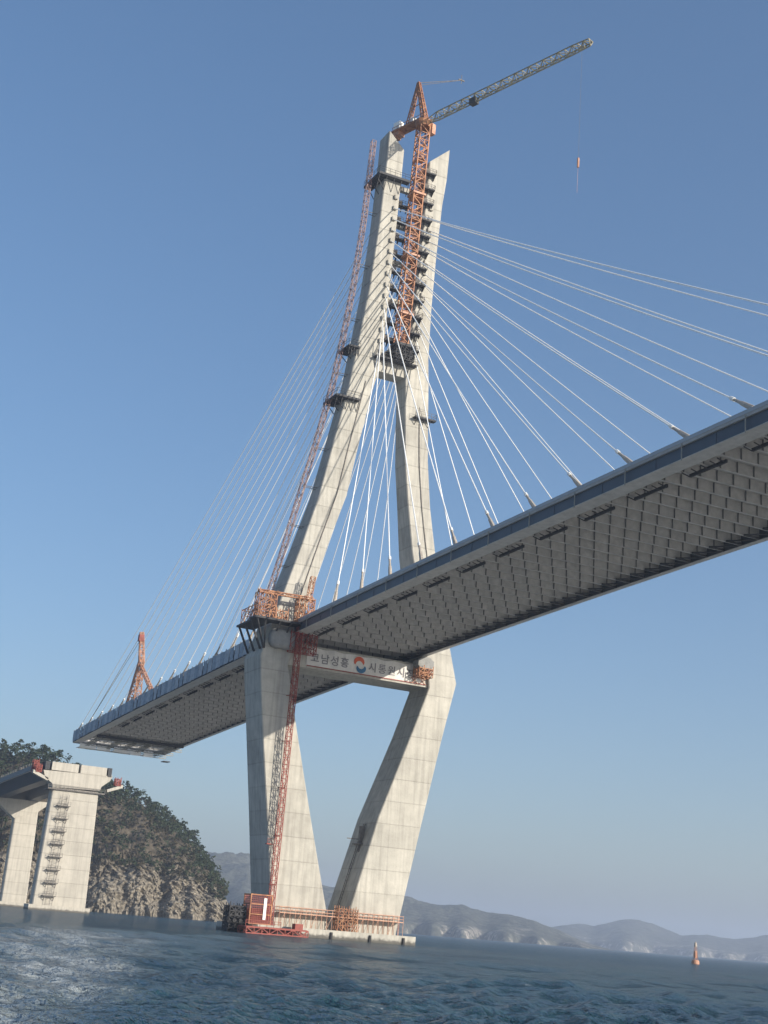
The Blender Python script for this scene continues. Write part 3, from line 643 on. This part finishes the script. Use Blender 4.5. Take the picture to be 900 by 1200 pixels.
m = scaffold(MB(), 4.4, 5.6, -13.2, -8.2, 47.6, 51.0, 1.2, 1.0, 1.1, .08, .45); obj('hanging_cage', m, RED, ks)
# grey lump added as the scaffold's shadow, in front of the knee
def blob(c, r, n=14, sq=.85):
    m = MB(); vs = []; fs = []
    for i in range(n+1):
        t = math.pi*i/n
        for j in range(2*n):
            p = 2*math.pi*j/(2*n); d = Vector((math.sin(t)*math.cos(p), math.sin(t)*math.sin(p), math.cos(t)))
            d = Vector([math.copysign(abs(a)**sq, a) for a in d]); k = 1+.07*noise.noise(d*2.5)
            vs.append((c[0]+d.x*r[0]*k, c[1]+d.y*r[1]*k, c[2]+d.z*r[2]*k))
    for i in range(n):
        for j in range(2*n): fs.append((i*2*n+j, (i+1)*2*n+j, (i+1)*2*n+(j+1) % (2*n), i*2*n+(j+1) % (2*n)))
    return m.add(vs, fs)
tp = single('scaffold_shadow_lump', blob((4.4, -14.4, 49.7), (1.0, 2.5, 1.8), 14, .6), TARP_SHADOW, 'grey lump shaped as the shadow under the orange scaffold on the left knee', 'shadow shape', (4.3, -15.2, 49.2), smooth=True)
# orange cradle with wrapped bearing on the right end of the crossbeam
rc = thing('bearing_cradle', 'grey wrapped block in an orange cradle at the right end of the lower crossbeam', 'cradle', (4.6, 14, 47))
m = MB().loft([[(x, 13.9+1.75*math.cos(R_(22.5+45*k)), 49.55+1.25*math.sin(R_(22.5+45*k))) for k in range(8)] for x in (3.5, 5.6)]); obj('wrapped_block', m, TARP_SHADOW, rc)
m = scaffold(MB(), 3.6, 6.0, 12.4, 15.2, 47.0, 48.5, 1.2, .9, .75, .09, .1); obj('cradle_frame', m, ORANGE, rc)
for a, b in ((12.0, 13.4), (13.2, 12.2), (14, 15.0), (15, 13.8)): obj('strut', MB().bar((3.6, a, 47.0), (3.65, b, 45.9), .09), ORANGE2, rc)

# orange-railed walkway across the footing front, landing barge, hoist cage
wk = thing('walkway', 'orange railed scaffold walkway along the front of the pylon footing', 'walkway', (6, 0, 1.4))
m = MB().box(4.95, 6.6, -10.8, 12.4, 3.55, 3.7); m2 = MB()
ys = np.linspace(-10.8, 12.4, 25)
for x_ in (5.0, 6.55):
    for y in ys: m2.bar((x_, y, 1.4), (x_, y, 4.6), .045)
    for z in (4.6, 4.1): m2.bar((x_, ys[0], z), (x_, ys[-1], z), .06)
for a, b in zip(ys[:-1:3], ys[1::3]): m2.bar((6.55, a, 1.4), (6.55, b, 3.6), .04)
obj('deck', m, ORANGE2, wk); obj('railing', m2, ORANGE2, wk)
m = scaffold(MB(), 5.2, 7.0, -.2, 3.4, 1.4, 5.0, .9, .9, .9, .07); obj('stair_tower', m, ORANGE, wk)
hc = thing('hoist_cage', 'orange mesh hoist enclosure at the foot of the red mast', 'hoist cage', (6.5, -14, 1.4))
m = MB()
X_, Y_ = (5.0, 8.0), (-16.6, -12.9)
for x_ in X_:
    for y in Y_: m.bar((x_, y, 1.4), (x_, y, 6.2), .14)
for z in (1.5, 3.0, 4.6, 6.1): 
    for x_ in X_: m.bar((x_, Y_[0], z), (x_, Y_[1], z), .11)
    for y in Y_: m.bar((X_[0], y, z), (X_[1], y, z), .11)
obj('frame', m, ORANGE, hc)
m = MB()
for y in np.arange(-16.5, -12.9, .32): m.bar((8.0, y, 1.5), (8.0, y, 6.1), .05)
for x_ in np.arange(5, 8, .32): m.bar((x_, -16.6, 1.5), (x_, -16.6, 6.1), .05)
for z in np.arange(1.5, 6.1, .3): m.bar((8.0, -16.6, z), (8.0, -12.9, z), .05); m.bar((5, -16.6, z), (8, -16.6, z), .05)
m.box(5.3, 7.6, -16.2, -13.2, 1.5, 3.9); obj('mesh_wall', m, RED, hc)
m = MB().box(7.9, 8.12, -14.3, -13.8, 2.2, 5.6); obj('door_gap', m, WHITE, hc)
bg_ = thing('landing_pontoon', 'red framed landing pontoon moored against the left end of the footing', 'pontoon', (10, -13, 0))
m = MB().box(8.8, 12.0, -18.6, -7.8, .95, 1.12); obj('deck', m, RED, bg_)
m = MB().lattice((11.9, -18.6, .5), (11.9, -7.8, .5), .9, 1.3, .13, .09); m.lattice((9.0, -18.6, .5), (9.0, -7.8, .5), .9, 1.3, .1, .08); obj('frame', m, RED, bg_)
m = MB().rail([(11.9, -18.6, 1.12), (11.9, -12.5, 1.12)], .9, .05, 1.2); m.box(9.6, 11, -9.6, -8.2, 1.12, 2.0); obj('railing', m, RED, bg_)
for i, y in enumerate((-17, -13, -9.6)): obj('float', MB().loft([[(x_, y+.8*math.cos(R_(60*k+30)), .0+.5*math.sin(R_(60*k+30))) for k in range(6)] for x_ in (8.9, 12.3)]), TYRE, bg_)
# dark fender stack left of the cage
fs_ = thing('fender_stack', 'dark stack of tyre fenders and netting at the left end of the footing', 'fenders', (5, -18.5, 0))
for i in range(5):
    for j in range(3 - (i > 3)):
        m = MB(); k = 12; cx, cy, cz = 7.6-.3*i, -19.7+1.05*j+.25*(i % 2), .1+.85*i; vs = []; fq = []
        for a in range(k):
            t = 2*math.pi*a/k
            for rr, xx in ((.28, 0), (.5, -.32), (.62, 0), (.5, .32)): vs.append((cx+xx, cy+rr*1.0*math.cos(t), cz+rr*math.sin(t)))
        for a in range(k):
            for b in range(4): fq.append((a*4+b, ((a+1) % k)*4+b, ((a+1) % k)*4+(b+1) % 4, a*4+(b+1) % 4))
        obj('tyre', m.add(vs, fq), TYRE, fs_)
m = scaffold(MB(), 4.2, 7.0, -19.7, -16.9, -.4, 4.0, 1.0, .9, .8, .10, .1); m.box(4.6, 6.8, -19.4, -17.2, -.4, 3.3); obj('rack', m, DARK, fs_)

# ------------------------------------------------------------------ tower crane
tc = thing('tower_crane', 'orange tower crane with a long grey jib rising between the pylon tops', 'tower crane', (3.4, 5.4, 110.1))
mc = Vector((3.4, 5.4, 0)); jd = Vector((.948, .318, 0)).normalized()
obj('mast', MB().lattice((3.4, 4.55, 111.9), (3.4, 5.7, 161.2), 2.1, 1.7, .16, .11), ORANGE, tc)
m = MB()
for z in np.arange(112, 158, 4.6): yy = 4.55+(z-112)*.0235; m.lattice((3.4-.6, yy+.6, z), (3.4-.6, yy+.6, z+2.2), .5, .8, .05, .04); m.box(2.5, 4.3, yy-.9, yy+.9, z-.06, z+.04)
obj('ladder', m, ORANGE2, tc)
for z in (118, 131, 145): obj('climbing_collar', MB().box(1.9, 4.8, 3.2+(z-112)*.0235, 6.1+(z-112)*.0235, z, z+.4), ORANGE2, tc)
obj('slewing_ring', MB().loft([[(3.4+r*math.cos(R_(30*k)), 5.7+r*math.sin(R_(30*k)), z) for k in range(12)] for z, r in ((161.1, 1.5), (161.9, 1.8), (162.5, 1.8), (162.9, 1.3))]), ORANGE, tc)
A = lambda s, t=0, z=163.00: Vector((3.4, 5.65, z))+jd*s+Vector((-jd.y, jd.x, 0))*t
m = MB(); 
for t in (-.95, .95):
    m.bar(A(1.2, t, 162.90), A(-8.4, t, 162.90), .28); m.bar(A(1.2, t, 163.90), A(-8.4, t, 163.90), .06)
    for s in np.arange(-8.2, 1.2, 1.3): m.bar(A(s, t, 162.90), A(s, t, 163.90), .05)
m.add([A(1.2, -1, 163.05), A(1.2, 1, 163.05), A(-8.5, 1, 163.05), A(-8.5, -1, 163.05), A(1.2, -1, 162.70), A(1.2, 1, 162.70), A(-8.5, 1, 162.70), A(-8.5, -1, 162.70)], [(0, 1, 2, 3), (7, 6, 5, 4), (0, 4, 5, 1), (1, 5, 6, 2), (2, 6, 7, 3), (3, 7, 4, 0)])
obj('counter_jib', m, ORANGE, tc)
def obox(mb, s0, s1, t0, t1, z0, z1):
    v = [A(s, t, z) for s in (s0, s1) for t in (t0, t1) for z in (z0, z1)]
    return mb.add(v, [(0, 1, 3, 2), (4, 6, 7, 5), (0, 4, 5, 1), (2, 3, 7, 6), (0, 2, 6, 4), (1, 5, 7, 3)])
m = MB(); obox(m, -8.4, -7.4, -.9, .9, 161.60, 162.70); obox(m, -7.3, -6.4, -.9, .9, 161.90, 162.70); obj('counterweight', m, ORANGE2, tc)
m = obox(MB(), -8.4, -6.6, -.6, .6, 163.10, 165.30); obj('winch_house', m, WHITE, tc)
m = obox(MB(), -3.6, -2.6, -.6, .6, 163.10, 164.60); obj('winch', m, WHITE, tc)
pk = A(-2.4, 0, 173.0)
m = MB().lattice(A(.3, 0, 163), pk, 1.0, 1.5, .14, .09, .5).lattice(A(-4.6, 0, 163), pk, .8, 1.5, .12, .08, .4); 
for z, k in ((165.5, .5),): m.bar(A(-1.2, 0, z+2), A(-3.6, 0, z+2), .1)
obj('a_frame', m, ORANGE, tc)
obj('cab', obox(MB(), .4, 1.6, 1.1, 2.1, 159.90, 162.20), ORANGE2, tc)
m = MB().lattice(A(.9, 0, 162), A(4.5, 0, 162), .8, 1.6, .10, .07, 1.7, sides=3).lattice(A(4.5, 0, 162), A(39, 0, 162), 1.7, 1.75, .12, .08, 1.6, sides=3).lattice(A(39, 0, 162), A(42.8, 0, 162), 1.6, 1.3, .12, .09, 1.3, sides=3)
obj('jib', m, M('olive_jib_paint', (.27, .235, .14), .6, var=.3, scale=1.2), tc)
m = obox(MB(), 13.2, 14.8, -.6, .6, 160.9, 162.2); obj('trolley', m, DARK, tc)
m = MB().bar(A(40.6, .3, 160.8), (42.5, 18.5, 138), .010).bar(A(41.1, -.3, 160.8), (42.5, 18.6, 138), .010); obj('hoist_rope', m, DGREY, tc)
m = MB().loft([[(42.5+r*math.cos(R_(45*k)), 18.55+r*math.sin(R_(45*k)), z) for k in range(8)] for z, r in ((138.1, .2), (137.6, .22), (136.9, .22), (136.2, .2))]); m.bar((42.5, 18.55, 136.2), (42.5, 18.55, 131), .02); obj('hook_block', m, ORANGE2, tc)
m = MB().bar(pk, Vector((1.2, 14.9, 177.4)), .07).bar(pk+Vector((0, 0, -.6)), Vector((1.2, 14.9, 177.4)), .05)
e = Vector((1.2, 14.9, 177.4)); m.bar(e-Vector((0, 0, .9)), e+Vector((0, 0, 1.3)), .07); m.bar(e-Vector((0, .7, 0)), e+Vector((0, .7, 0)), .16); obj('wind_vane_boom', m, DGREY, tc)

# ------------------------------------------------------------------ derrick on the side span
dx = -95; dz = DK(dx)+.1
de = thing('derrick_crane', 'orange lattice derrick standing on the left end of the side span', 'derrick', (dx, -10, dz))
ap = Vector((-95, -11.6, 60.2))
m = MB().lattice((-102.5, -11.2, DK(-102)+.2), ap, 1.5, 1.5, .17, .12, 1.1).lattice((-98, -10.6, DK(-98)+.2), ap, 1.5, 1.5, .16, .11, 1.1); obj('main_legs', m, ORANGE2, de)
obj('mast', MB().lattice(ap-Vector((0, 0, .6)), (-95, -12.5, 66.8), 1.15, 1.2, .15, .1, .8), ORANGE2, de)
obj('backstay', MB().lattice((-84, -10.8, DK(-84)+.2), ap-Vector((0, 0, 1.5)), .75, 1.3, .12, .08, .6), ORANGE2, de)
obj('base_frame', MB().box(-107, -83, -11.9, -11.4, DK(-95)+.1, DK(-95)+.5).box(-107, -83, -9.2, -8.8, DK(-95)+.1, DK(-95)+.5), ORANGE2, de)
obj('head_block', MB().box(-95.7, -94.3, -13.1, -11.9, 64.6, 66.2), RED, de)
m = MB()
for yy in (-1.0, 1.0): m.bar((-95, -12.4+yy*.3, 66), (-140, -11.7, DK(-140)+1), .05)
obj('guy_rope', m, DGREY, de)

# ------------------------------------------------------------------ approach viaduct piers and deck
def pier(px, y0b, y1b, y0t, y1t, zc, dep, cap, ztop, label, loc_z=0, fin=True):
    t = thing('bridge_pier', label, 'pier', (px, (y0b+y1b)/2, 0), 'approach viaduct piers')
    def ring(z, u, g=0): a = y0b+(y0t-y0b)*u+g; b = y1b+(y1t-y1b)*u-g; c = .3; x1 = px-g; x0 = px-dep+g; return [(x1, a+c, z), (x1, b-c, z), (x1-c, b, z), (x0+c, b, z), (x0, b-c, z), (x0, a+c, z), (x0+c, a, z), (x1-c, a, z)]
    R = [ring(-1, 0)]
    for z in np.arange(4, zc-1, 4): R += [ring(z-.01, z/zc), ring(z, z/zc, .06), ring(z+.14, z/zc, .06), ring(z+.16, z/zc)]
    R.append(ring(zc, 1)); obj('shaft', MB().loft(R), CONC2, t)
    m = MB().box(px-dep-.8, px+1.0, y0b-1.2, y1b+1.1, -2, 1.5); obj('footing', m, CONC2, t)
    pts = cap; m = MB().loft([[(x, y, z) for y, z in pts] for x in (px-dep-.4, px+.4)]); obj('cap', m, CONC2, t)
    return t
cap1 = [(-7.5, 35.2), (6.9, 35.8), (7.2, 37.0), (9.6, 39.0), (10.2, 40.5), (-10.9, 40.0), (-10.2, 38.0), (-7.8, 36.4)]
p1 = pier(-190, -8.4, 7.5, -7.3, 6.7, 35.3, 4.5, cap1, 40, 'wide pale concrete pier nearest the cantilever with formwork on its cap')
for i, (a, b) in enumerate(((-10.6, -9.2), (-8.6, -.5), (.2, 8.2), (8.6, 9.8))):
    m = MB().box(-194.7, -189.5, a, b, 40.3 if i in (1, 2) else 40.2, 42.7+.05*i); obj('bearing_wall_or_opening', m, CONC2 if i in (1, 2) else DARK, p1)  # middle boxes are walls, end boxes paint the dark of the openings
m = MB().box(-195, -189.2, -8.9, 8.4, 34.7, 35.1).rail([(-189.2, -8.9, 35.1), (-189.2, 8.4, 35.1)], 1, .06, 1.2); obj('collar_platform', m, DGREY, p1)
for s, y, z in ((1, 12.2, 38.6), (-1, -12.3, 40.0)):
    br = thing('cap_bracket', 'red cantilever bracket on the %s end of the nearest pier cap' % ('right' if s > 0 else 'left'), 'bracket', (-190, y, z))
    m = scaffold(MB(), -191.5, -189.4, y-.8, y+.8, z-.7, z+1.3, 1.2, .8, .8, .11, .3); obj('frame', m, RED, br)
    m = MB().loft([[(x, y-s*3.2, z-2.2), (x, y+s*1.6, z-.2), (x, y+s*1.6, z-1.2), (x, y-s*3.0, z-3.0)] for x in (-191.5, -189.6)]); obj('arm', m, CONC2, br)
ls = thing('climbing_scaffold', 'ladder of dark platforms climbing the front of the nearest pier', 'scaffold', (-189, -4, 1.5))
for i in range(8):
    z = 4.0+i*3.72; yc = -3.9+.018*z*1.2
    m = MB().box(-189.95, -188.6, yc-2.2, yc+1.7, z, z+.22)
    m.rail([(-188.6, yc-2.2, z+.2), (-188.6, yc+1.7, z+.2)], 1.1, .06, 1.0)
    for y in (yc-1.6, yc+1.2): m.bar((-188.6, y, z), (-189.95, y, z-1.2), .09)
    obj('platform', m, DGREY, ls)
m = MB()
for y in (-4.9, -2.9): m.bar((-189.2, y, 1.5), (-189.2, y+.7, 33.5), .07)
for z in np.arange(2, 33, 1.1): m.bar((-189.2, -4.9+.022*z, z), (-189.2, -2.9+.022*z, z+(.9 if int(z) % 2 else 0)), .05)
obj('ladder', m, DGREY, ls)
cap2 = [(-1.4, 29.6), (6.6, 32.6), (9.0, 34.6), (9.2, 36.2), (-9.2, 36.2), (-9.0, 35.2)]
pier(-270, -1.5, 7.2, -1.3, 6.7, 32.8, 4.0, cap2, 36, 'narrower pale concrete pier behind the nearest one with a flared cap')
pier(-345, -9, -1, -9, -1, 29, 4.0, [(-9, 27), (-1, 29.5), (3.6, 31.8), (3.9, 33.2), (-12, 33.2)], 33, 'farthest pale pier half out of view at the left edge')
AZ = lambda x: float(np.interp(x, [-620, -345, -270, -250, -193], [25, 36.2, 39.4, 40.15, 41.4]))
av = thing('approach_deck', 'dark approach viaduct deck running left from the nearest pier cap', 'bridge deck', (-193, 0, 38))
def ast(y0, y1, a, b, x0=-193.5, x1=-620):
    return MB().loft([[(x, y0, AZ(x)+a), (x, y1, AZ(x)+a), (x, y1, AZ(x)+b), (x, y0, AZ(x)+b)] for x in np.linspace(x0, x1, 24)])
obj('slab', ast(-12.2, 11, -.5, 0), KERB, av)
for y in (-9.4, 1.4): obj('box_girder', MB().loft([[(x, y+dy, AZ(x)+dz_) for dy, dz_ in ((-1.6, -.5), (1.2, -3.3), (4.6, -3.3), (7.4, -.5))] for x in np.linspace(-195, -620, 24)]), EDGE, av)
obj('parapet', ast(-12.4, -12.2, -.9, .7), EDGE, av)
obj('edge_railing', MB().rail([(x, -12.3, AZ(x)+.7) for x in (-193.5, -220, -270, -345)], .8, .06, 4), GALV, av)
lh = thing('end_frame', 'red steel frame at the right end of the approach deck', 'frame', (-193, -12, 41)); obj('frame', scaffold(MB(), -196, -193.2, -13.2, -11.8, 39.5, 42.8, 1.2, .7, .9, .12, .1), RED, lh)

# ------------------------------------------------------------------ buoy
bz = thing('navigation_buoy', 'orange navigation buoy with lattice top floating right of the pylon', 'buoy', (-70.9, 137.9, 0))
def rev(prof, c, n=14): return MB().loft([[(c[0]+r*math.cos(2*math.pi*k/n), c[1]+r*math.sin(2*math.pi*k/n), z) for k in range(n)] for z, r in prof])
c0 = (-70.9, 137.9)
obj('float', rev([(-.5, .7), (.15, 1.0), (.7, 1.0), (1.0, .8), (1.15, .4)], c0), ORANGE2, bz)
m = MB()
for k in range(4):
    t = R_(45+90*k); m.bar((c0[0]+.6*math.cos(t), c0[1]+.6*math.sin(t), 1.0), (c0[0]+.3*math.cos(t), c0[1]+.3*math.sin(t), 4.3), .09)
    for z in (2.2, 3.3):
        t2 = R_(135+90*k); r = .6-.1*(z-1.1); m.bar((c0[0]+r*math.cos(t), c0[1]+r*math.sin(t), z), (c0[0]+r*math.cos(t2), c0[1]+r*math.sin(t2), z), .06)
obj('tower', m, ORANGE2, bz); obj('daymark', rev([(1.5, .42), (3.2, .34), (3.25, .15)], c0, 8), ORANGE2, bz)
obj('lantern', rev([(4.3, .35), (4.5, .4), (5.2, .3), (5.6, .05)], c0, 8), SLEEVE, bz)

# ------------------------------------------------------------------ haze
hzm = bpy.data.materials.new('haze_air'); hzm.use_nodes = True; t = hzm.node_tree; t.nodes.clear()
o_ = t.nodes.new('ShaderNodeOutputMaterial'); v_ = t.nodes.new('ShaderNodeVolumePrincipled'); v_.inputs['Density'].default_value = .00020; v_.inputs['Color'].default_value = (.60, .68, .82, 1); v_.inputs['Anisotropy'].default_value = .2
t.links.new(v_.outputs[0], o_.inputs['Volume'])
hb = obj('haze', MB().box(-9500, 9500, -9500, 9500, -6, 240), hzm); setting(hb, 'stuff')
